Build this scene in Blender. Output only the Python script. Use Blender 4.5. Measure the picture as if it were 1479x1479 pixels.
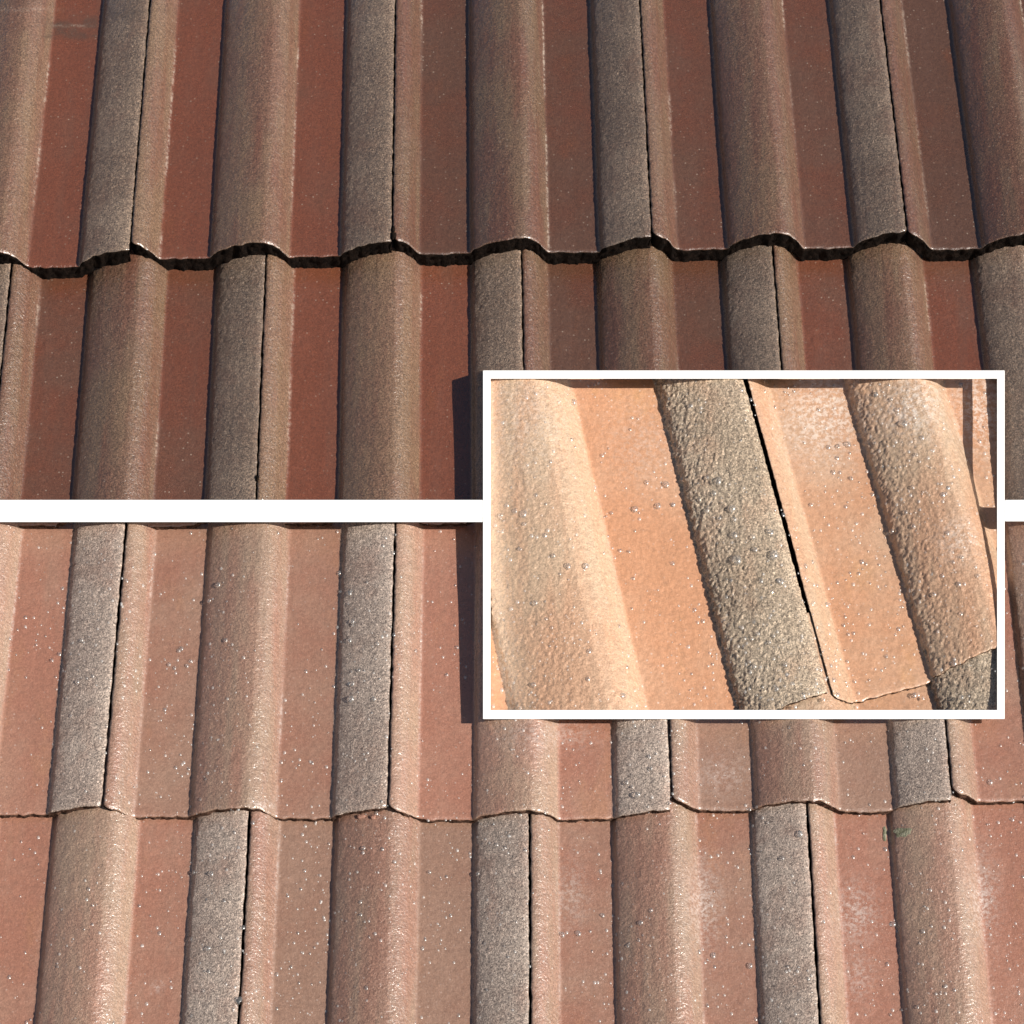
import bpy, math, random
import numpy as np
from mathutils import Vector, Matrix

for o in list(bpy.data.objects): bpy.data.objects.remove(o)
scene = bpy.context.scene
COL = scene.collection

# ------------------------------------------------------------------ camera, light, exposure
F = 4500.0                 # focal length in photograph pixels (photograph 1479 px wide)
CX = 739.5
T = math.radians(32.7)     # angle between the line of sight and the roof's normal
DIST = 3.495
PITCH = math.radians(30)   # roof pitch
# roof frame: a = to the right, b = up the slope, h = out of the roof
U = np.array([1.0, 0, 0]); D = np.array([0, math.cos(PITCH), math.sin(PITCH)])
N = np.array([0, -math.sin(PITCH), math.cos(PITCH)])
ORG = np.array([0, 0, 3.0])
def to_world(a, b, h):
    return ORG + a * U + b * D + h * N
ROOF = Matrix(((U[0], D[0], N[0], ORG[0]), (U[1], D[1], N[1], ORG[1]), (U[2], D[2], N[2], ORG[2]), (0, 0, 0, 1)))
ct, st = math.cos(T), math.sin(T)
CAM = np.array([0, -st * DIST, ct * DIST])          # in roof coordinates
FW = np.array([0, st, -ct]); UP = np.array([0, ct, st])

cam = bpy.data.cameras.new('camera'); camo = bpy.data.objects.new('camera', cam); COL.objects.link(camo)
cam.sensor_width = 36; cam.lens = 36 * F / 1479.0; cam.clip_start = 0.1; cam.clip_end = 500
m = Matrix(((1, 0, 0, CAM[0]), (0, UP[1], -FW[1], CAM[1]), (0, UP[2], -FW[2], CAM[2]), (0, 0, 0, 1)))
camo.matrix_world = ROOF @ m
scene.camera = camo

SUN_EL, SUN_AZ = math.radians(43), math.radians(-17)   # above the roof plane; from straight right towards upslope
sd = math.cos(SUN_EL) * (math.cos(SUN_AZ) * U + math.sin(SUN_AZ) * D) + math.sin(SUN_EL) * N
world = bpy.data.worlds.new('World'); scene.world = world; world.use_nodes = True
wn = world.node_tree.nodes; wl = world.node_tree.links
sky = wn.new('ShaderNodeTexSky'); sky.sky_type = 'NISHITA'; sky.sun_disc = False
sky.sun_elevation = math.asin(sd[2]); sky.sun_rotation = math.atan2(sd[0], sd[1])
bg = wn['Background']; bg.inputs['Strength'].default_value = 0.05
wl.new(sky.outputs[0], bg.inputs[0])
sun = bpy.data.lights.new('sun', 'SUN'); suno = bpy.data.objects.new('sun', sun); COL.objects.link(suno)
sun.energy = 5.0; sun.angle = math.radians(0.5); sun.color = (1.0, 0.95, 0.87)
suno.rotation_euler = Vector(sd).to_track_quat('Z', 'Y').to_euler()
scene.view_settings.view_transform = 'Standard'; scene.view_settings.look = 'None'
scene.view_settings.exposure = 0.34; scene.view_settings.gamma = 1
scene.render.resolution_x = 1024; scene.render.resolution_y = 1024

# ------------------------------------------------------------------ helpers
def hit(x, y, h=0.0):
    """roof coordinates (a, b) of the point at height h over the roof seen at x, y"""
    d = np.array([(x - CX) / F, 0, 0]) + UP * (CX - y) / F + FW
    t = (h - CAM[2]) / d[2]
    p = CAM + d * t
    return p[0], p[1]
def proj(a, b, h):
    dx = a - CAM[0]; dy = b - CAM[1]; dz = h - CAM[2]
    dep = dy * FW[1] + dz * FW[2]
    return CX + F * dx / dep, CX - F * (dy * UP[1] + dz * UP[2]) / dep

def tag(o, label=None, cat=None, group=None, kind=None):
    if label: o['label'] = label
    if cat: o['category'] = cat
    if group: o['group'] = group
    if kind: o['kind'] = kind
    return o

_rt = np.random.RandomState(5)
TAB = _rt.rand(16, 256, 256)
def vn(x, y, seed=0):
    xi = np.floor(x); yi = np.floor(y); fx = x - xi; fy = y - yi
    fx = fx * fx * (3 - 2 * fx); fy = fy * fy * (3 - 2 * fy)
    xi = xi.astype(int); yi = yi.astype(int); t = TAB[seed % 16]
    a = t[xi & 255, yi & 255]; b = t[(xi + 1) & 255, yi & 255]
    c = t[xi & 255, (yi + 1) & 255]; d = t[(xi + 1) & 255, (yi + 1) & 255]
    return (a * (1 - fx) + b * fx) * (1 - fy) + (c * (1 - fx) + d * fx) * fy
def fbm(x, y, seed=0, octs=3):
    r = 0; am = 1; tot = 0
    for k in range(octs):
        r = r + am * vn(x * 2 ** k + 17.3 * k, y * 2 ** k + 9.1 * k, seed + k); tot += am; am *= 0.5
    return r / tot
def sstep(e0, e1, x):
    t = np.clip((x - e0) / (e1 - e0), 0, 1); return t * t * (3 - 2 * t)

# ------------------------------------------------------------------ materials
def newmat(name):
    m = bpy.data.materials.new(name); m.use_nodes = True
    return m, m.node_tree.nodes, m.node_tree.links, m.node_tree.nodes['Principled BSDF']
class G:
    """small node helper"""
    def __init__(s, nt): s.n = nt.nodes; s.l = nt.links
    def put(s, sock, v):
        if isinstance(v, bpy.types.NodeSocket): s.l.new(v, sock)
        elif v is not None:
            if hasattr(sock.default_value, '__len__') and len(sock.default_value) == 4 and len(v) == 3: v = (*v, 1)
            sock.default_value = v
    def attr(s, name):
        a = s.n.new('ShaderNodeAttribute'); a.attribute_name = name; return a.outputs['Fac']
    def math(s, op, a, b=None, c=None, clamp=False):
        n = s.n.new('ShaderNodeMath'); n.operation = op; n.use_clamp = clamp
        s.put(n.inputs[0], a); s.put(n.inputs[1], b); s.put(n.inputs[2], c); return n.outputs[0]
    def mix(s, f, a, b, mode='MIX'):
        n = s.n.new('ShaderNodeMix'); n.data_type = 'RGBA'; n.blend_type = mode
        s.put(n.inputs[0], f); s.put(n.inputs[6], a); s.put(n.inputs[7], b); return n.outputs[2]
    def noise(s, vec, scale, detail=3, rough=0.55, w=None):
        n = s.n.new('ShaderNodeTexNoise'); n.noise_dimensions = '4D' if w is not None else '3D'
        s.put(n.inputs['Vector'], vec); n.inputs['Scale'].default_value = scale
        n.inputs['Detail'].default_value = detail; n.inputs['Roughness'].default_value = rough
        if w is not None: s.put(n.inputs['W'], w)
        return n.outputs['Fac']
    def voro(s, vec, scale, feature='F1'):
        n = s.n.new('ShaderNodeTexVoronoi'); n.feature = feature
        s.put(n.inputs['Vector'], vec); n.inputs['Scale'].default_value = scale; return n.outputs['Distance'], n.outputs.get('Color')
    def ramp(s, v, lo, hi, a=0.0, b=1.0):
        n = s.n.new('ShaderNodeMapRange'); n.interpolation_type = 'SMOOTHSTEP'
        s.put(n.inputs[0], v); n.inputs[1].default_value = lo; n.inputs[2].default_value = hi
        n.inputs[3].default_value = a; n.inputs[4].default_value = b; return n.outputs[0]
    def scalev(s, vec, sc):
        n = s.n.new('ShaderNodeVectorMath'); n.operation = 'MULTIPLY'; s.put(n.inputs[0], vec); n.inputs[1].default_value = sc; return n.outputs[0]
    def bump(s, h, dist, strength=1.0, normal=None):
        n = s.n.new('ShaderNodeBump'); s.put(n.inputs['Height'], h); n.inputs['Distance'].default_value = dist
        n.inputs['Strength'].default_value = strength
        if normal is not None: s.l.new(normal, n.inputs['Normal'])
        return n.outputs[0]

def tile_material(name, pan, pan2, roll, roll2, grey, grey2, lime, rough, grain=1.0, peel=1.0, fs=1.0, coat=1.0, cell=.75):
    m, n, l, b = newmat(name); g = G(m.node_tree)
    tc = n.new('ShaderNodeTexCoord').outputs['Object']
    tone = g.attr('tone'); w = g.math('MULTIPLY', tone, 37.0)
    pm = g.attr('pan'); gm = g.attr('grey'); lm = g.attr('lime'); stn = g.attr('stain')  # lime also carries painted glare and highlights
    streak = g.noise(g.scalev(tc, (1, 0.12, 1)), 42 * fs, 4, 0.6, w)
    blot = g.noise(tc, 9 * fs, 4, 0.6, w)
    fine = g.noise(tc, 230 * fs, 3, 0.7)
    vfine = g.noise(tc, 620 * fs, 2, 0.8)
    # pans: worn down to the red body, brownish film left in places
    pf = g.math('ADD', g.math('MULTIPLY', blot, 0.75), g.math('MULTIPLY', tone, 0.5))
    pc = g.mix(g.ramp(pf, 0.44, 0.78), pan, pan2)
    pc = g.mix(g.ramp(g.noise(g.scalev(tc, (1, .45, 1)), 16 * fs, 5, .7, w), .54, .70, 0, .55), pc, tuple(c * k for c, k in zip(pan, (1.12, 1.2, 1.0))))
    pc = g.mix(g.ramp(streak, 0.5, 0.8, 0, 0.5), pc, pan2)
    rc = g.mix(g.ramp(g.math('ADD', g.math('MULTIPLY', blot, 0.5), g.math('MULTIPLY', streak, 0.5)), 0.38, 0.62), roll, roll2)
    rc = g.mix(g.ramp(g.math('ADD', streak, g.math('MULTIPLY', tone, 0.25)), 0.52, 0.85, 0, 0.5), rc, pan)
    col = g.mix(g.math('ADD', pm, g.math('MULTIPLY', g.math('SUBTRACT', fine, 0.5), 0.5), clamp=True), rc, pc)
    # grey sanded lap
    gc = g.mix(g.ramp(blot, 0.35, 0.7), grey, grey2)
    gv, gcol = g.voro(tc, 640 * fs)
    gn = g.n.new('ShaderNodeSeparateColor'); g.l.new(gcol, gn.inputs[0])
    gc = g.mix(g.ramp(gn.outputs[0], 0.0, 0.26, 0.7 * grain, 0.0), gc, tuple(c * 0.30 for c in grey))
    gc = g.mix(g.ramp(gn.outputs[1], 0.80, 1.0, 0.0, 0.55 * grain), gc, tuple(min(1, c * 1.7) for c in grey2))
    col = g.mix(gm, col, gc)
    # brown film creeping over the grey, tile to tile difference
    col = g.mix(g.math('MULTIPLY', gm, g.ramp(g.math('ADD', g.math('MULTIPLY', g.noise(tc, 26 * fs, 5, .65, w), .7), g.math('MULTIPLY', streak, .3)), .45, .66, 0, .45)), col, g.mix(.3, rc, pan))
    tv = g.ramp(tone, 0.0, 0.8, 1.12, 0.86)
    col = g.mix(1.0, col, tv, 'MULTIPLY')
    # overall sand grain
    col = g.mix(g.math('SUBTRACT', .15 + cell * .8, g.math('MULTIPLY', pm, .1 + cell * .3)), col, g.ramp(vfine, 0.28, 0.72, 0.45, 1.5), 'MULTIPLY')
    col = g.mix(0.45, col, g.ramp(fine, 0.25, 0.75, 0.70, 1.28), 'MULTIPLY')
    cv, cc = g.voro(tc, 850 * fs); cn = g.n.new('ShaderNodeSeparateColor'); g.l.new(cc, cn.inputs[0])
    cellv = g.ramp(cn.outputs[2], 0.0, 1.0, 0.62, 1.42)
    cf = g.math('ADD', g.math('MULTIPLY', gm, .9), g.math('MULTIPLY', g.math('SUBTRACT', 1.0, gm), g.math('MULTIPLY', g.math('SUBTRACT', 1.0, g.math('MULTIPLY', pm, .7)), cell)))
    col = g.mix(cf, col, cellv, 'MULTIPLY')
    # lime bloom mixed with painted glare and sparkle, then dirt
    sp, spc = g.voro(tc, 230 * fs)
    sn = g.n.new('ShaderNodeSeparateColor'); g.l.new(spc, sn.inputs[0])
    spots = g.math('MULTIPLY', g.ramp(sp, 0.12, 0.30, 1, 0), g.ramp(sn.outputs[0], 0.80, 0.90))
    spots = g.math('MULTIPLY', spots, g.math('MULTIPLY', 0.45, g.ramp(blot, 0.4, 0.6, 0.25, 1)))
    col = g.mix(spots, col, lime)
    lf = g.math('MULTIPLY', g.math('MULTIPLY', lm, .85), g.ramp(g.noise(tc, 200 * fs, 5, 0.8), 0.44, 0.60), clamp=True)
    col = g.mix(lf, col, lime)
    col = g.mix(g.math('MULTIPLY', stn, g.ramp(fine, 0.3, 0.7, 0.5, 1.0), clamp=True), col, tuple(c * 0.45 for c in grey))
    g.l.new(col, b.inputs['Base Color'])
    rr = g.math('ADD', g.ramp(blot, 0.35, 0.65, rough - 0.10, rough + 0.08), g.math('MULTIPLY', gm, 0.16))
    rr = g.math('ADD', rr, g.math('MULTIPLY', g.math('SUBTRACT', fine, 0.5), 0.25), clamp=True)
    g.l.new(rr, b.inputs['Roughness'])
    b.inputs['Specular IOR Level'].default_value = 0.6
    b.inputs['Coat Weight'].default_value = coat; b.inputs['Coat IOR'].default_value = 1.75; g.l.new(g.ramp(streak, .3, .7, .16, .34), b.inputs['Coat Roughness'])
    # relief: orange peel + sand
    peelh = g.math('ADD', g.math('MULTIPLY', g.noise(tc, 290 * fs, 2, 0.6), .75), g.math('MULTIPLY', g.noise(tc, 620 * fs, 2, 0.7), .3))
    amp = g.math('SUBTRACT', 1.0, g.math('MULTIPLY', pm, 0.55))
    bh = g.math('MULTIPLY', peelh, amp)
    n1 = g.bump(bh, 0.0013 * peel / fs, 1.0)
    sand = g.math('MULTIPLY', g.math('ADD', g.noise(tc, 1250 * fs, 2, 0.8), g.math('MULTIPLY', gm, g.math('MULTIPLY', gv, -0.4))), g.math('ADD', 0.5, g.math('MULTIPLY', gm, 0.9)))
    n2 = g.bump(sand, 0.0007 / fs, 1.0, n1)
    g.l.new(n2, b.inputs['Normal']); g.l.new(n1, b.inputs['Coat Normal'])
    return m

def edge_material(name, c1, c2):
    m, n, l, b = newmat(name); g = G(m.node_tree)
    tc = n.new('ShaderNodeTexCoord').outputs['Object']
    f = g.noise(tc, 160, 4, 0.7); v = g.noise(tc, 500, 3, 0.7)
    g.l.new(g.mix(g.ramp(f, 0.4, 0.65), c1, c2), b.inputs['Base Color'])
    b.inputs['Roughness'].default_value = 0.85; b.inputs['Specular IOR Level'].default_value = 0.1
    g.l.new(g.bump(v, 0.002, 1.0), b.inputs['Normal'])
    return m

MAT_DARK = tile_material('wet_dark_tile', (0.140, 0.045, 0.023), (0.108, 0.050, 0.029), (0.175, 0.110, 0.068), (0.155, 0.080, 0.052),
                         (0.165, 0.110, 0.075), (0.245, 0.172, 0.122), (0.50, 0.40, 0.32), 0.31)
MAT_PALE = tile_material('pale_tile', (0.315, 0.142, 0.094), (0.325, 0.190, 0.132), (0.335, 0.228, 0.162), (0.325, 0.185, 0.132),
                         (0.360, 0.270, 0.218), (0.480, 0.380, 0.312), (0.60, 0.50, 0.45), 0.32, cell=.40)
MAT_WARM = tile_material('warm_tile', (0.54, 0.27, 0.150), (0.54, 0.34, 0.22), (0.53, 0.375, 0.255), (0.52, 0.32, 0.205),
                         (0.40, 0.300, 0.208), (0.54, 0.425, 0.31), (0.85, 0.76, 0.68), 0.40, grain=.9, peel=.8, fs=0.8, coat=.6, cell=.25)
EDGE_DARK = edge_material('dark_tile_edge', (0.005, 0.003, 0.0022), (0.017, 0.010, 0.007))  # dark rough concrete, blackened further to stand in for shade
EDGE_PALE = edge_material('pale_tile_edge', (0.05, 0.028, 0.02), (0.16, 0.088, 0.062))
def flatmat(name, c, r=0.6):
    m, n, l, b = newmat(name); g = G(m.node_tree)
    tc = n.new('ShaderNodeTexCoord').outputs['Object']
    f = g.noise(tc, 60, 3, 0.6)
    g.l.new(g.mix(f, tuple(k * 0.96 for k in c), c), b.inputs['Base Color']); b.inputs['Roughness'].default_value = r
    g.l.new(g.bump(g.noise(tc, 300, 2, 0.5), 0.0001, 0.4), b.inputs['Normal'])
    return m
MAT_WHITE = flatmat('white_paint', (0.90, 0.90, 0.89), 0.5)
MAT_FELT = flatmat('black_underlay', (0.012, 0.010, 0.009), 0.9)

# ------------------------------------------------------------------ tile profile (one roll + pan = one period)
_px = np.array([0, .008, .022, .06, .12, .20, .28, .35, .41, .47, .53, .585, .605, .8, .985, 1.0])
_ph = np.array([0, .14, .28, .43, .61, .79, .92, .985, 1.0, .88, .58, .12, .0, -.02, .0, .0])
_s = np.linspace(-1, 2, 9001); _h = np.interp(_s % 1.0, _px, _ph)
_k = np.exp(-0.5 * (np.arange(-60, 61) / 16.0) ** 2); _k /= _k.sum()
_hs = np.convolve(_h, _k, 'same')
_dense_s = _s[3000:6001]; _dense_h = _hs[3000:6001]
def prof(s): return np.interp(s % 1.0, _dense_s, _dense_h)     # height 0..1 across one period
SEAM = 0.395

def mesh_from(name, V, Fq, mats, mi=None, attrs=None, smooth=True, loc=None):
    me = bpy.data.meshes.new(name)
    nv, nf = len(V), len(Fq)
    me.vertices.add(nv); me.vertices.foreach_set('co', np.ascontiguousarray(V, dtype=np.float32).ravel())
    k = Fq.shape[1]
    me.loops.add(nf * k); me.loops.foreach_set('vertex_index', np.ascontiguousarray(Fq, dtype=np.int32).ravel())
    me.polygons.add(nf); me.polygons.foreach_set('loop_start', np.arange(0, nf * k, k, dtype=np.int32))
    me.polygons.foreach_set('loop_total', np.full(nf, k, dtype=np.int32))
    for m_ in mats: me.materials.append(m_)
    if mi is not None: me.polygons.foreach_set('material_index', np.ascontiguousarray(mi, dtype=np.int32))
    me.polygons.foreach_set('use_smooth', np.full(nf, smooth))
    for kx, v in (attrs or {}).items():
        a = me.attributes.new(kx, 'FLOAT', 'POINT'); a.data.foreach_set('value', np.ascontiguousarray(v, dtype=np.float32))
    me.update(); me.validate()
    return me

# frame and rail outlines in photograph pixels, used to lay the collage borders on the roof
FR_OUT = (697.5, 535.0, 1451.0, 1038.5); FR_IN = (708.5, 547.0, 1440.0, 1025.5)
RAIL = (722.0, 754.0)
mid = lambda k: (FR_OUT[k] + FR_IN[k]) / 2
def keep_upper(x, y):
    infr = (x > mid(0)) & (x < mid(2)) & (y > mid(1)) & (y < mid(3))
    return (y < 738) & ~infr & (x > -70) & (x < 1550) & (y > -70)
def keep_lower(x, y):
    infr = (x > mid(0)) & (x < mid(2)) & (y > mid(1)) & (y < mid(3))
    return (y > 738) & ~infr & (x > -70) & (x < 1550) & (y < 1550)
def keep_inset(x, y):
    return (x > mid(0)) & (x < mid(2)) & (y > mid(1)) & (y < mid(3))

HEIGHTS = []     # (panel name, function) for dropping things on the tiles
class Panel:
    def __init__(s, name, alpha, base, rh, th, exp, res, mat, edge, keep, peel, sand, gap, seed, lime=(), stain=()):  # lime: pale patches, lime bloom and painted glare
        s.name = name; s.al = alpha; s.base = base; s.rh = rh; s.th = th; s.exp = exp; s.res = res; s.mat = mat
        s.edge = edge; s.keep = keep; s.peel = peel; s.sand = sand; s.gap = gap; s.seed = seed; s.lime = lime; s.stain = stain
        s.ca, s.sa = math.cos(alpha), math.sin(alpha)
        s.tiles = []; s.root = None; s.seam = SEAM; s.kink = dict(upper=1.5, lower=1.1, inset=.3)[name]
    def loc(s, a, b):   # roof -> panel
        return a * s.ca + b * s.sa * -1 * -1 if False else (a * s.ca - b * s.sa), (a * s.sa + b * s.ca)
    def roof(s, p, q):  # panel -> roof
        return p * s.ca + q * s.sa, -p * s.sa + q * s.ca
    def at(s, x, y, h):
        return s.loc(*hit(x, y, h + s.base))

def surf(P, t, p, q):
    """height of tile t of panel P at panel coordinates"""
    ss = np.interp(p, t['kp'], t['ks'])
    qb = t['q0'] + t['skew'] * (p - t['p0'])
    return P.base + prof(ss) * P.rh + t['th'] * (1 - (q - qb) / P.exp), ss, qb

def make_tile(P, p0, p1, q0, skew, length, tone, ks=None, kp=None, th=None):
    th = P.th if th is None else th
    S0 = P.seam
    if ks is None: ks, kp = [S0, S0 + 2], [p0, p1]
    t = dict(p0=p0, p1=p1, q0=q0, skew=skew, len=length, ks=np.array(ks), kp=np.array(kp), th=th)
    P.tiles.append(t)
    g = P.gap / 2; w = p1 - p0
    # columns evenly spaced along the profile
    sd_ = np.linspace(S0 + 2 * g / w, S0 + 2 - 2 * g / w, 4000)
    hd = prof(sd_) * P.rh; ar = np.concatenate([[0], np.cumsum(np.hypot(np.diff(sd_) * w / 2, np.diff(hd)))])
    nc = int(ar[-1] / P.res); s = np.interp(np.linspace(0, ar[-1], nc), ar, sd_)
    nr = int(length / (P.res * 1.15))
    vq = np.linspace(0, length, nr)
    S, Q = np.meshgrid(s, vq)                       # rows x cols
    Pp = np.interp(S, ks, kp)
    H = prof(S) * P.rh
    ds = 1e-3; dh = (prof(S + ds) - prof(S - ds)) * P.rh / (2 * ds * w / 2)
    nrm = np.sqrt(1 + dh * dh); nx = -dh / nrm; nz = 1 / nrm
    off = tone * 91.7 + P.seed
    sm = S % 1.0
    pan = sstep(.588, .610, sm) * (1 - sstep(.985, .997, sm))
    grey = sstep(1.985, 1.995, S)
    u_ = Pp + off; v_ = Q + off * 1.3
    peel = (fbm(u_ / .0052, v_ / .0060, 1, 2) - .5) * (1 - .55 * pan)
    # steep left flanks keep a coarse crust
    flank = np.clip(-(-dh) / 1.0, 0, 1) * 0 + np.clip(dh / .9, 0, 1)
    crust = (vn(u_ / .0023, v_ / .0025, 4) - .5) + .6 * (vn(u_ / .0013 + 3, v_ / .0016, 5) - .5)
    wav = (fbm(u_ / .06, v_ / .09, 7, 2) - .5) * .0016
    disp = P.peel * peel * (1 - .5 * grey) + P.sand * crust * (.25 + .6 * grey + (2.3 if P.name == 'inset' else 1.3) * flank) + wav
    Pp = Pp + nx * disp; H = H + nz * disp
    # ragged tile sides, rounded lower corners
    eL = np.exp(-((Pp - p0) / .004) ** 2); eR = np.exp(-((p1 - Pp) / .004) ** 2)
    rag = (vn(v_ / .005, u_ * 0 + 3.3, 9) - .5) * .0016
    Pp = Pp + (eL - eR) * 0 + rag * (eL + eR)
    H = H - .0016 * (eL + eR) * 1.0
    r = .011 if P.name != 'inset' else .016
    xl = np.clip(1 - (Pp - p0) / r, 0, 1); xr = np.clip(1 - (p1 - Pp) / r, 0, 1)
    rnd = r * (1 - np.sqrt(np.clip(1 - np.maximum(xl, xr * .6) ** 2, 0, 1)))
    dec = np.exp(-(Q / .03))
    Qb = Q + rnd * dec
    edgej = (fbm(u_ / .008, u_ * 0 + 1.7, 11, 3) - .5) * .0042 + (fbm(u_ / .06, u_ * 0 + 7, 12, 2) - .5) * .004
    Qb = Qb + edgej * np.exp(-Q / .012)
    H = H + th * (1 - Q / P.exp) + P.base
    H = H - .0010 * np.exp(-Q / .0014)              # eased front arris
    qb = q0 + skew * (Pp - p0)
    R = Qb + qb
    # skirts: front (rows below) and sides
    rows = [(Pp[0], R[0], H[0])]
    nsk = 7
    sk = []
    for k in range(1, nsk + 1):
        f = k / nsk
        jit = (fbm(u_[0] / .003, u_[0] * 0 + 5 + k * .9, 13, 2) - .5) * .0045
        sk.append((Pp[0] + 0, R[0] + jit + .0015 * f, H[0] - f * (th + .002)))
    PP = np.vstack([x[0] for x in sk[::-1]] + [Pp]); RR = np.vstack([x[1] for x in sk[::-1]] + [R]); HH = np.vstack([x[2] for x in sk[::-1]] + [H])
    NR, NC = PP.shape
    sides = []
    for (ci, dr) in ((0, 1), (-1, -1)):
        for k in (1, 2):
            sides.append((PP[:, ci] + dr * 0.0008 * k, RR[:, ci], HH[:, ci] - .007 * k))
    PP = np.column_stack([sides[1][0], sides[0][0], PP, sides[2][0], sides[3][0]])
    RR = np.column_stack([sides[1][1], sides[0][1], RR, sides[2][1], sides[3][1]])
    HH = np.column_stack([sides[1][2], sides[0][2], HH, sides[2][2], sides[3][2]])
    padc = lambda A: np.column_stack([A[:, 0], A[:, 0], A, A[:, -1], A[:, -1]])
    padr = lambda A: padc(np.vstack([np.repeat(A[:1], nsk, 0), A]))
    pan, grey = padr(pan), padr(grey)
    NR, NC = PP.shape
    A, B = P.roof(PP, RR)
    X, Y = proj(A, B, HH)
    lime = np.zeros_like(X)  # pale mask: lime bloom mixed with painted glare
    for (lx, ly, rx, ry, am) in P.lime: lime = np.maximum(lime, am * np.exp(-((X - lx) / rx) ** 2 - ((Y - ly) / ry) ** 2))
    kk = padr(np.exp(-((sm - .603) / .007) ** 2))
    lime = np.maximum(lime, P.kink * .7 * kk * sstep(.42, .72, fbm(padr(u_) * 14, padr(v_) * 16, 2, 3)))  # dotted highlight along the kink, painted into the same pale mask
    stain = np.zeros_like(X)
    for (x0, y0, x1, y1, am) in P.stain:
        stain = np.maximum(stain, am * (.35 + .65 * sstep(.35, .6, fbm(X / 22., Y / 9., 3, 3))) * sstep(x0 - 6, x0 + 8, X) * (1 - sstep(x1 - 6, x1 + 6, X)) * sstep(y0 - 6, y0 + 6, Y + 6 * fbm(X / 18., Y / 30., 6, 2)) * (1 - sstep(y1 - 5, y1 + 5, Y + 6 * fbm(X / 18., Y / 30., 6, 2))))
    idx = np.arange(NR * NC).reshape(NR, NC)
    Fq = np.stack([idx[:-1, :-1], idx[:-1, 1:], idx[1:, 1:], idx[1:, :-1]], -1).reshape(-1, 4)
    rr_, cc_ = np.meshgrid(np.arange(NR - 1), np.arange(NC - 1), indexing='ij')
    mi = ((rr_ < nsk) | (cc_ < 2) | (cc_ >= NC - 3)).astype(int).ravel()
    fx = X.ravel()[Fq].mean(1); fy = Y.ravel()[Fq].mean(1)
    kp = P.keep(fx, fy)
    Fq = Fq[kp]; mi = mi[kp]
    # keep only the largest connected piece (a cut may leave a sliver)
    if len(Fq) > 30:
        lab = np.arange(NR * NC)
        for _ in range(4000):
            mn = lab[Fq].min(1); new = lab.copy()
            np.minimum.at(new, Fq.ravel(), np.repeat(mn, 4)); new = new[new]
            if (new == lab).all(): break
            lab = new
        fl = lab[Fq[:, 0]]; vals, cnt = np.unique(fl, return_counts=True)
        if len(vals) > 1:
            k_ = fl == vals[cnt.argmax()]; Fq = Fq[k_]; mi = mi[k_]
    if len(Fq) < 30: P.tiles.pop(); return None
    used, inv = np.unique(Fq, return_inverse=True); Fq = inv.reshape(-1, 4)
    ca_, cb_ = P.roof((p0 + p1) / 2, q0)
    O = np.array([ca_, cb_, P.base])
    V = np.column_stack([A.ravel()[used] - O[0], B.ravel()[used] - O[1], HH.ravel()[used] - O[2]])
    me = mesh_from('roof_tile', V, Fq, [P.mat, P.edge], mi,
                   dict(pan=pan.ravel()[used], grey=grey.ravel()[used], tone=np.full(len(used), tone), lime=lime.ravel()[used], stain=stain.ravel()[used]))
    o = bpy.data.objects.new('roof_tile', me); COL.objects.link(o)
    o.parent = P.root
    o.matrix_parent_inverse = P.root.matrix_world.inverted()
    o.matrix_world = ROOF @ Matrix.Translation(Vector(O))
    return o

def root(name, x, y, label, cat, h=0):
    o = bpy.data.objects.new(name, None); COL.objects.link(o); o.empty_display_size = .05
    a, b = hit(x, y, h)
    o.matrix_world = ROOF @ Matrix.Translation(Vector((a, b, h)))
    tag(o, label, cat, kind='thing'); return o

def course(P, xs, yref, ybot, skew, length, tones, th=None):
    """xs: seams as seen at yref; ybot: pan level lower edge at the middle of each tile"""
    for i in range(len(xs) - 1):
        p0, _ = P.at(xs[i], yref, P.rh + P.th * .95); p1, _ = P.at(xs[i + 1], yref, P.rh + P.th * .95)
        xm = (xs[i] + xs[i + 1]) / 2
        pm, qm = P.at(xm, ybot[i], P.th)
        make_tile(P, p0, p1, qm - skew * (pm - p0), skew, length, tones[i], th=th)

def underlay(P, x0, y0, x1, y1, h):
    c = [hit(x, y, h) for x, y in ((x0, y1), (x1, y1), (x1, y0), (x0, y0))]
    V = [(a, b, h) for a, b in c] + [(a, b, h - .012) for a, b in c]
    Fc = np.array([[0, 1, 2, 3], [7, 6, 5, 4], [0, 4, 5, 1], [1, 5, 6, 2], [2, 6, 7, 3], [3, 7, 4, 0]])
    me = mesh_from('underlay', np.array(V), Fc, [MAT_FELT], smooth=False)
    o = bpy.data.objects.new('underlay', me); COL.objects.link(o); o.parent = P.root
    o.matrix_parent_inverse = P.root.matrix_world.inverted(); o.matrix_world = ROOF

# ------------------------------------------------------------------ the three tiled surfaces
TOP = 0.0262           # height of the white border rails and frame over the roof plane
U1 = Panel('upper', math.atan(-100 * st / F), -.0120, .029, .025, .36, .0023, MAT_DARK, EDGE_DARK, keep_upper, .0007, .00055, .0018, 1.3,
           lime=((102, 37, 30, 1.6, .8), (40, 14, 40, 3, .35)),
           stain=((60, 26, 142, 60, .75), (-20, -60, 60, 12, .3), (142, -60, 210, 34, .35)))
U1.root = root('tiled_roof', 600, 735, 'dark wet red brown roof tiles above the white border rail', 'roof')
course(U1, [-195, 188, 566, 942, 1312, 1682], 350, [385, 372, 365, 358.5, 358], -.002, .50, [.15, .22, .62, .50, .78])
course(U1, [-363, 11, 381, 754, 1121, 1490, 1860], 381, [744, 742, 740, 738, 736, 736], .0, .425, [.35, .42, .05, .66, .30, .55], th=.0075)
underlay(U1, -70, -70, 1550, 738, -.034); 

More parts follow.
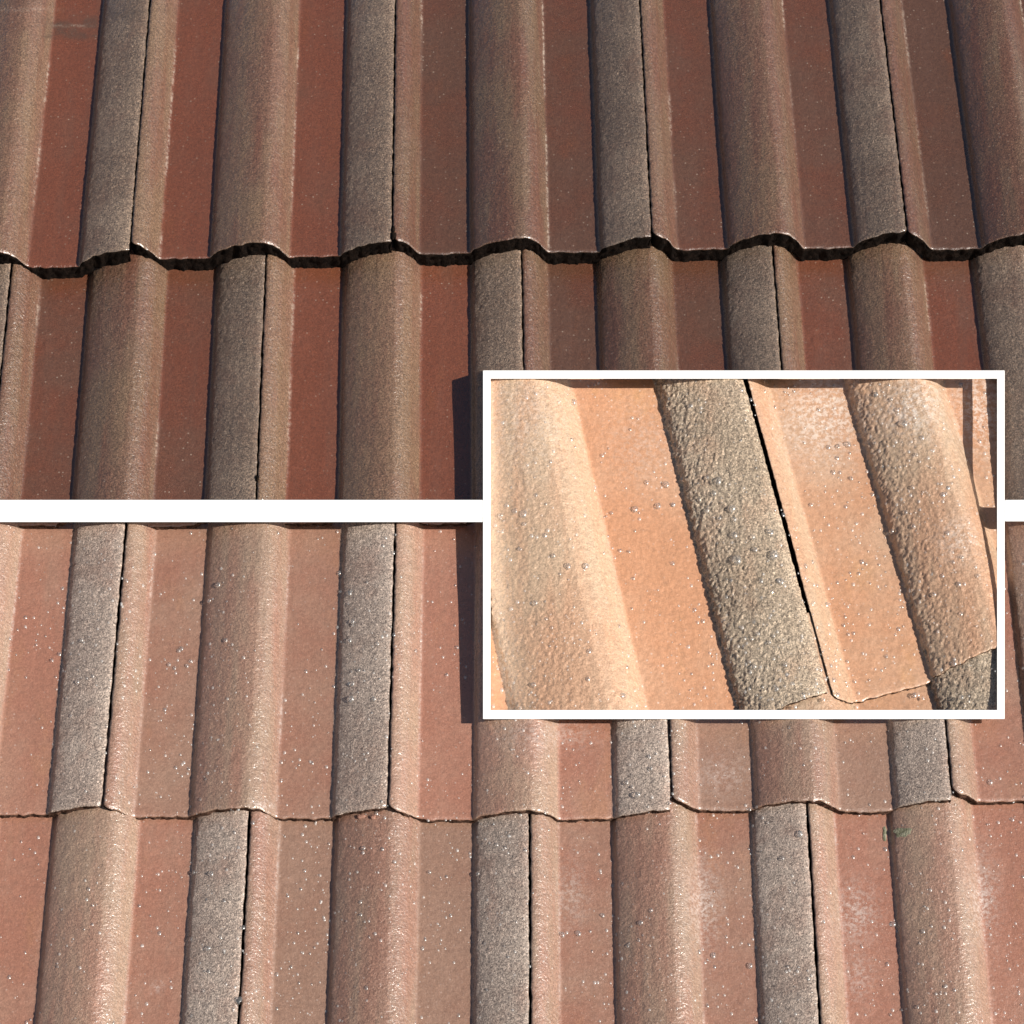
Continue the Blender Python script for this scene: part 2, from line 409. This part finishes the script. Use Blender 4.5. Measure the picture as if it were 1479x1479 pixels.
L1 = Panel('lower', math.atan(5 * st / F), -.0035, .0220, .0095, .37, .0023, MAT_PALE, EDGE_PALE, keep_lower, .0008, .0006, .0024, 7.9,
           lime=((1015, 1305, 24, 60, .8), (1235, 1320, 30, 42, .75), (1240, 1410, 22, 30, .5), (1418, 1300, 20, 55, .95), (378, 1163, 16, 8, .9), (825, 1290, 22, 45, .45), (1045, 1120, 40, 28, .4), (228, 1425, 8, 8, .6), (790, 1060, 70, 22, .5)))  # mostly pale patches of glare painted into the tile colour
L1.root = root('tiled_roof', 600, 1180, 'pale pinkish orange roof tiles below the white border rail, dotted with drops', 'roof')
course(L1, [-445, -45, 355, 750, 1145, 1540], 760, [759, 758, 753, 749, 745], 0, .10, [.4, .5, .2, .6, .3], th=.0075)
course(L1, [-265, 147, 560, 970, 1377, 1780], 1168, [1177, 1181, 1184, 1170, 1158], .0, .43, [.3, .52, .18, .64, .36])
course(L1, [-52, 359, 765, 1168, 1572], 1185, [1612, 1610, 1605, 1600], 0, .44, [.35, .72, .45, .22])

IA = math.atan(-1500 * st / F)
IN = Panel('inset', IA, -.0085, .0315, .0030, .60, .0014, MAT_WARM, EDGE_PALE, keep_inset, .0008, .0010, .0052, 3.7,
           lime=((1190, 600, 60, 60, .75), (1320, 585, 40, 45, .8), (1420, 590, 40, 60, .8), (760, 610, 60, 80, .3), (930, 640, 50, 60, .25), (1385, 780, 30, 30, .5)))  # wet glare, strongest at the top right, painted as pale speckle
IN.root = root('tiled_roof', 1075, 1020, 'close view of sunlit orange roof tiles inside the white border', 'roof')

IN.seam = .465
def inset_tile(knots, bot, skew, length, tone):
    """knots: (place in the profile, x seen at y = 842)"""
    P = IN; ks = [k for k, _ in knots]
    kp = [P.at(x, 842, prof(k) * P.rh + .002)[0] for k, x in knots]
    pb, qb = P.at(*bot, P.th)
    make_tile(P, kp[0], kp[-1], qb - skew * (pb - kp[0]), skew, length, tone, ks, kp)
inset_tile([(.465, 520), (1, 700), (2, 1020), (2.465, 1156)], (870, 1118), .155, .66, .25)
inset_tile([(.465, 1156), (1, 1305), (1.6, 1453), (2.465, 1650)], (1280, 1003), .155, .66, .45)
IN.base -= .0038
inset_tile([(.465, 850), (1, 1017), (2, 1301), (2.465, 1425)], (1280, 1300), .155, .34, .55)
inset_tile([(.465, 1425), (1, 1560), (2, 1800), (2.465, 1910)], (1500, 1300), .155, .34, .35)
IN.base += .0038
underlay(L1, -70, 738, 1550, 1550, -.024)
underlay(IN, 704, 541, 1445, 1031, -.022)

# ------------------------------------------------------------------ white collage borders, laid out as rails and a frame
def ring_obj(name, outer, inner, label, cat):
    """border of four mitred bars, each a part"""
    o = root(name, (outer[0] + outer[2]) / 2, outer[3], label, cat, TOP)
    def cor(r): return [(r[0], r[1]), (r[2], r[1]), (r[2], r[3]), (r[0], r[3])]
    co, ci = cor(outer), cor(inner)
    for k in range(4):
        q = [co[k], co[(k + 1) % 4], ci[(k + 1) % 4], ci[k]]
        bar(q, o, 'border_bar', depth=.030 if k == 3 else .003)  # left bar deepened so its shadow closes into one band
    return o
def bar(q, parent, name, TOP=TOP, depth=.003):
    top = [(*hit(x, y, TOP), TOP) for x, y in q]
    bot = [(*hit(x, y, TOP - depth), TOP - depth) for x, y in q]
    e = .0006
    V = np.array(top + bot); Fc = np.array([[0, 3, 2, 1], [4, 5, 6, 7], [0, 1, 5, 4], [1, 2, 6, 5], [2, 3, 7, 6], [3, 0, 4, 7]])
    cen = V[:4].mean(0)
    V2 = V - cen
    me = mesh_from(name, V2, Fc, [MAT_WHITE], smooth=False)
    o = bpy.data.objects.new(name, me); COL.objects.link(o)
    o.matrix_world = ROOF @ Matrix.Translation(Vector(cen))
    if parent:
        bpy.context.view_layer.update(); mw = o.matrix_world.copy()
        o.parent = parent; o.matrix_parent_inverse = parent.matrix_world.inverted(); o.matrix_world = mw
    bv = o.modifiers.new('soft_edge', 'BEVEL'); bv.width = .0004; bv.segments = 2
    return o
ring_obj('border_frame', FR_OUT, FR_IN, 'thin white rectangular border around the close view of orange tiles', 'frame')
r1 = bar([(-70, RAIL[0]), (697, RAIL[0]), (697, RAIL[1]), (-70, RAIL[1])], None, 'border_rail')
tag(r1, 'long flat white border rail running from the left edge to the white border frame', 'rail')
r2 = bar([(1451.5, RAIL[0]), (1550, RAIL[0]), (1550, RAIL[1] - 1), (1451.5, RAIL[1] - 1)], None, 'border_rail')
tag(r2, 'short white border rail stub to the right of the white border frame', 'rail')

# ------------------------------------------------------------------ water drops
def water(name, focus_white):
    m = bpy.data.materials.new(name); m.use_nodes = True; n = m.node_tree.nodes; l = m.node_tree.links
    n.remove(n['Principled BSDF']); out = n['Material Output']
    gl = n.new('ShaderNodeBsdfGlass'); gl.inputs['IOR'].default_value = 1.33; gl.inputs['Roughness'].default_value = 0.0
    if focus_white:      # droplets too small for the renderer to focus light through: that light painted as white
        tr = n.new('ShaderNodeBsdfTransparent'); df = n.new('ShaderNodeBsdfDiffuse'); df.inputs['Color'].default_value = (.9, .88, .85, 1)
        g2 = n.new('ShaderNodeBsdfGlossy'); g2.inputs['Roughness'].default_value = .25
        a = n.new('ShaderNodeMixShader'); a.inputs[0].default_value = focus_white; l.new(tr.outputs[0], a.inputs[1]); l.new(df.outputs[0], a.inputs[2])
        c = n.new('ShaderNodeMixShader'); c.inputs[0].default_value = .10; l.new(a.outputs[0], c.inputs[1]); l.new(g2.outputs[0], c.inputs[2])
        l.new(c.outputs[0], out.inputs[0])
    else:         # part of the light goes straight through, part is bent, some painted white
        tr = n.new('ShaderNodeBsdfTransparent'); df = n.new('ShaderNodeBsdfDiffuse'); df.inputs['Color'].default_value = (.85, .83, .80, 1)
        g2 = n.new('ShaderNodeBsdfGlossy'); g2.inputs['Roughness'].default_value = .24
        a = n.new('ShaderNodeMixShader'); a.inputs[0].default_value = .6; l.new(tr.outputs[0], a.inputs[1]); l.new(gl.outputs[0], a.inputs[2])
        d = n.new('ShaderNodeMixShader'); d.inputs[0].default_value = .10; l.new(a.outputs[0], d.inputs[1]); l.new(df.outputs[0], d.inputs[2])
        c = n.new('ShaderNodeMixShader'); c.inputs[0].default_value = .14; l.new(d.outputs[0], c.inputs[1]); l.new(g2.outputs[0], c.inputs[2])
        l.new(c.outputs[0], out.inputs[0])
    return m
MAT_WATER = water('water', 0)
MAT_SPRAY = water('water_spray', .22)

def top_at(P, x, y):
    """point on the tiles of P seen at pixel x, y: roof coordinates and normal"""
    h = P.base + P.rh * .6
    a = b = 0
    best = None
    for it in range(14):
        a, b = hit(x, y, h); p, q = P.loc(a, b)
        hs = [(surf(P, t, p, q)) + (t,) for t in P.tiles]
        hs = [(H[0], H[3]) for H in hs if H[3]['p0'] <= p <= H[3]['p1'] and H[2] <= q <= H[2] + H[3]['len']]
        if not hs: return None
        hn, best = max(hs, key=lambda k: k[0]); h = h * .4 + hn * .6
    e = .0015; p, q = P.loc(a, b)
    dp = (surf(P, best, p + e, q)[0] - surf(P, best, p - e, q)[0]) / (2 * e)
    dq = -P.th / P.exp
    n3 = np.array([-dp, -dq, 1.0]); n3 /= np.linalg.norm(n3)
    na, nb = P.roof(n3[0], n3[1])
    return np.array([a, b, h]), np.array([na, nb, n3[2]])

def cap(r, hgt, nseg=14, nring=6, sl=1.0, rng=None):
    V = []; ph = rng.rand() * 6.28 if rng is not None else 0
    for i in range(nring):
        f = i / nring; rr = math.cos(f * math.pi / 2) ** .8 * r; z = math.sin(f * math.pi / 2) * hgt
        for k in range(nseg):
            t = 2 * math.pi * k / nseg; w = 1 + .07 * math.sin(2 * t + ph) + .05 * math.sin(3 * t + ph * 2)
            V.append((rr * w * math.cos(t), rr * w * sl * math.sin(t) - (1 - f) * r * .12 * (math.sin(t) < 0), z - .0003))
    V.append((0, 0, hgt))
    Fc = []
    for i in range(nring - 1):
        for k in range(nseg):
            Fc.append((i * nseg + k, i * nseg + (k + 1) % nseg, (i + 1) * nseg + (k + 1) % nseg, (i + 1) * nseg + k))
    tip = len(V) - 1
    for k in range(nseg): Fc.append(((nring - 1) * nseg + k, (nring - 1) * nseg + (k + 1) % nseg, tip, tip))
    return np.array(V), Fc
def basis(n3):
    up = np.array([0, 1.0, 0]); x = np.cross(up, n3); x /= np.linalg.norm(x); y = np.cross(n3, x)
    return np.column_stack([x, y, n3])

rng = np.random.RandomState(11)
shapes = []
for k in range(6):
    V, Fc = cap(1.0, .62 + .2 * rng.rand(), 18, 7, 1.0 + .25 * rng.rand(), rng)
    me = bpy.data.meshes.new('water_drop'); me.from_pydata([tuple(v) for v in V], [], [tuple(dict.fromkeys(f)) for f in Fc])
    me.polygons.foreach_set('use_smooth', [True] * len(me.polygons)); me.materials.append(MAT_WATER); shapes.append(me)
DROPS = []
def drop(P, x, y, rpx, label, group):
    r_ = top_at(P, x, y)
    if r_ is None: return
    pt, n3 = r_; r = rpx * .00078
    o = bpy.data.objects.new('water_drop', shapes[rng.randint(6)]); COL.objects.link(o)
    B = basis(n3); Mx = Matrix([[B[i][0], B[i][1], B[i][2], pt[i] + n3[i] * .0002] for i in range(3)] + [[0, 0, 0, 1]])
    o.matrix_world = ROOF @ Mx @ Matrix.Diagonal((r, r, r, 1))
    DROPS.append((P.name, x, y, rpx, o)); tag(o, label, 'water drop', group)
big = [(829, 581, 5), (756, 742, 6), (744, 738, 4), (757, 757, 3.5), (723, 745, 4), (751, 793, 3.5), (799, 803, 3.5), (820, 818, 5), (846, 818, 5),
       (934, 697, 4), (962, 700, 5.5), (917, 736, 5), (950, 731, 5), (972, 729, 4), (883, 741, 3), (908, 797, 3), (971, 814, 4), (773, 871, 4), (771, 989, 4),
       (997, 587, 4.5), (1021, 690, 3.5), (1037, 695, 6), (1031, 713, 4), (1057, 735, 6), (1060, 750, 4), (1060, 773, 6), (1087, 776, 4), (1090, 794, 4.5),
       (1112, 769, 6), (1117, 802, 7), (1063, 809, 8.5), (1099, 839, 4), (1127, 840, 6), (1021, 738, 4), (1010, 722, 3), (1094, 916, 4), (1117, 918, 3), (1111, 928, 3),
       (1163, 818, 4), (1173, 812, 3.5), (1180, 846, 3), (1171, 730, 3.5), (1224, 642, 5.5), (1210, 645, 4), (1229, 691, 4), (1265, 570, 4), (1305, 612, 6.5), (1323, 657, 3.5),
       (1287, 577, 3), (1318, 704, 3.5), (1366, 713, 3), (1308, 740, 3.5), (1319, 760, 3.5), (1288, 768, 4), (1368, 770, 4), (1376, 812, 3.5), (1349, 859, 3.5), (1388, 1007, 4),
       (1389, 805, 3), (1411, 832, 3), (1280, 948, 3), (894, 905, 3), (899, 1005, 5), (1082, 956, 3), (1134, 960, 4), (1089, 963, 4), (1121, 995, 4), (1200, 962, 3)]
for x, y, r in big:
    drop(IN, x, y, r * .95, 'clear water drop resting on the orange tiles inside the white border', 'large drops on the framed close view')
big2 = [(315, 845, 4), (302, 868, 3.5), (326, 925, 3.5), (262, 937, 3.5), (258, 940, 3), (252, 965, 3), (275, 955, 3), (244, 960, 3), (238, 1025, 3), (270, 962, 3),
        (505, 857, 4), (509, 898, 3.5), (505, 925, 4), (507, 1010, 5), (540, 1010, 3.5), (509, 988, 3.5), (490, 828, 3.5), (545, 930, 3), (492, 855, 3), (518, 968, 3),
        (112, 985, 3), (90, 850, 3), (75, 954, 3), (118, 925, 3), (660, 935, 3), (668, 895, 3), (645, 975, 3), (600, 940, 3), (620, 1260, 3), (525, 1225, 3), (610, 1370, 3), (570, 1245, 3),
        (920, 1148, 5), (905, 1130, 3.5), (835, 1348, 4.5), (812, 1350, 4), (870, 1322, 3.5), (925, 1333, 4), (940, 1315, 3), (1155, 1205, 5), (1130, 1240, 3), (1030, 1380, 4), (1010, 1375, 3.5), (1290, 1335, 4), (1083, 1395, 4), (345, 1445, 5), (1430, 1130, 4), (305, 1262, 4), (280, 1260, 3), (300, 1370, 4), (690, 1262, 3), (940, 1110, 3)]
for x, y, r in big2:
    drop(L1, x, y, r * .95, 'small clear water drop on the pale tiles below the white border rail', 'larger drops on the pale lower tiles')

ORD = ['topmost', 'second from the top', 'third from the top', 'fourth from the top', 'fifth from the top', 'sixth from the top', 'seventh from the top', 'eighth from the top', 'ninth from the top', 'tenth from the top',
       'eleventh from the top', 'twelfth from the top', 'thirteenth from the top', 'fourteenth from the top', 'fifteenth from the top', 'sixteenth from the top', 'seventeenth from the top', 'eighteenth from the top', 'nineteenth from the top', 'twentieth from the top',
       'twenty first from the top', 'twenty second from the top', 'twenty third from the top', 'twenty fourth from the top', 'twenty fifth from the top']
NTH = ['first', 'second', 'third', 'fourth', 'fifth', 'sixth', 'seventh', 'eighth']
reg = {}
for (nm, x, y, r, o) in DROPS:
    if nm == 'inset':
        k = y - 842
        if x < 903 + .24 * k: key = 'framed left tan roll'
        elif x < 1023 + .265 * k: key = 'framed left orange pan'
        elif x < 1156 + .275 * k: key = 'framed grey sanded roll'
        elif x < 1192 + .275 * k: key = 'framed strip right of the seam'
        elif x < 1307 + .28 * k: key = 'framed right orange pan'
        else: key = 'framed right brown roll'
    else:
        P = L1; rr = top_at(L1, x, y); p, q = L1.loc(rr[0][0], rr[0][1])
        p_ref = L1.at(75, 1170, 0)[0]; per = L1.at(480, 1170, 0)[0] - p_ref
        u = (p - p_ref) / (per / 2); c = int(math.floor(u)); isr = (u - c) < .6
        crs = 'in middle course' if y < 1180 else 'in bottom course'
        key = f"{NTH[max(c, 0)] if isr else NTH[max(c + 1, 0)]} {'roll' if isr else 'pan'} from left {crs}"
    reg.setdefault(key, []).append((y, r, o))
for key, L in reg.items():
    L.sort(key=lambda k: k[0])
    for i, (y, r, o) in enumerate(L):
        o['label'] = (f"{ORD[i]} clear drop on the {key}" if len(L) > 1 else f"lone larger clear drop on the {key}")

def tiny(P, count, box, rlo, rhi, seed, clus, label, mat=None):
    rg = np.random.RandomState(seed); VV = []; FF = []; nv = 0
    base, Fc = cap(1.0, .5, 7, 2, 1.1, rg); Fc = np.array(Fc)
    n_ = 0
    for _ in range(count * 4):
        if n_ >= count: break
        x = box[0] + rg.rand() * (box[2] - box[0]); y = box[1] + rg.rand() * (box[3] - box[1])
        dens = .30 + .7 * float(fbm(np.array([x / 130.]), np.array([y / 130.]), clus)[0] > .5)
        if rg.rand() > dens: continue
        if not P.keep(np.array([x]), np.array([y]))[0] : continue
        r_ = top_at(P, x, y)
        if r_ is None: continue
        pt, n3 = r_; r = (rlo + (rhi - rlo) * rg.rand() ** 2.5) * .00078
        Bm = basis(n3); W = base * r; W = W @ Bm.T + pt
        VV.append(W); FF.append(Fc + nv); nv += len(W); n_ += 1
    V = np.vstack(VV); Fa = np.vstack(FF)
    me = bpy.data.meshes.new('water_droplets'); me.from_pydata(V.tolist(), [], [tuple(dict.fromkeys(f)) for f in Fa.tolist()])
    me.polygons.foreach_set('use_smooth', [True] * len(me.polygons)); me.materials.append(mat or MAT_SPRAY)
    o = bpy.data.objects.new('water_droplets', me); COL.objects.link(o); o.matrix_world = ROOF
    tag(o, label, 'water droplets', kind='stuff')
tiny(L1, 1800, (0, 756, 1479, 1479), .8, 2.6, 3, 2, 'fine spray of tiny droplets over the pale lower tiles')
tiny(IN, 900, (710, 548, 1440, 1024), .9, 3.0, 4, 3, 'fine spray of tiny droplets over the framed orange tiles')

tiny(IN, 260, (715, 550, 1436, 1020), 1.6, 4.2, 9, 5, 'scattered small clear drops between the large ones on the framed tiles', MAT_WATER)
tiny(L1, 300, (0, 760, 1479, 1479), 1.6, 3.2, 10, 6, 'scattered small clear drops over the pale lower tiles', MAT_WATER)

# ------------------------------------------------------------------ small debris
def lump(name, P, x, y, size, mat, label, cat, seed, n=1, flat=.4):
    r_ = top_at(P, x, y)
    if r_ is None: return
    pt, n3 = r_; rg = np.random.RandomState(seed); import bmesh
    bm = bmesh.new()
    for k in range(n):
        r = bmesh.ops.create_icosphere(bm, subdivisions=2, radius=1.0)
        c = Vector(((rg.rand() - .5) * size[0] * (n > 1) * 1.6, (rg.rand() - .5) * size[1] * (n > 1) * 1.6, 0)); sc = (.5 + .5 * rg.rand()) if n > 1 else 1
        for v in r['verts']:
            jx = 1 + .35 * (rg.rand() - .5)
            v.co = Vector((v.co.x * size[0] * sc * jx, v.co.y * size[1] * sc * jx, v.co.z * size[2] * sc * jx)) + c
    me = bpy.data.meshes.new(name); bm.to_mesh(me); bm.free(); me.materials.append(mat)
    o = bpy.data.objects.new(name, me); COL.objects.link(o)
    B = basis(n3); Mx = Matrix([[B[i][0], B[i][1], B[i][2], pt[i]] for i in range(3)] + [[0, 0, 0, 1]])
    o.matrix_world = ROOF @ Mx
    tag(o, label, cat)
MAT_MOSS = edge_material('lichen_moss', (0.19, 0.185, 0.12), (0.31, 0.30, 0.22))
MAT_CRUMB = edge_material('mortar_crumb', (0.30, 0.15, 0.11), (0.42, 0.24, 0.18))
lump('moss_patch', L1, 1302, 1203, (.007, .0045, .0010), MAT_MOSS, 'grey green moss patch on a pale roll just below the tile edge', 'moss', 1, 7)
lump('moss_patch', L1, 1278, 1204, (.002, .006, .0010), MAT_MOSS, 'narrow grey green moss streak at the edge of a pale pan', 'moss', 2, 5)
lump('mortar_crumb', L1, 518, 1180, (.006, .003, .003), MAT_CRUMB, 'reddish mortar crumb caught under the left side of a pale tile edge', 'mortar crumb', 3, 3)
lump('mortar_crumb', L1, 536, 1181, (.003, .003, .003), MAT_CRUMB, 'small reddish mortar crumb beside the larger crumb near the rounded seam corner', 'mortar crumb', 4, 2)
lump('dirt_clump', U1, 569, 336, (.0022, .007, .002), EDGE_DARK, 'dark speck of dirt in the seam just above the upper tile edge', 'dirt', 5, 4)
lump('dirt_clump', U1, 371, 690, (.0016, .004, .0016), EDGE_DARK, 'dark speck of dirt in the lower seam just above the white border rail', 'dirt', 6, 3)
lump('dirt_clump', L1, 346, 1447, (.0018, .003, .002), EDGE_DARK, 'dark speck of dirt in the wide seam near the bottom edge', 'dirt', 7, 2)
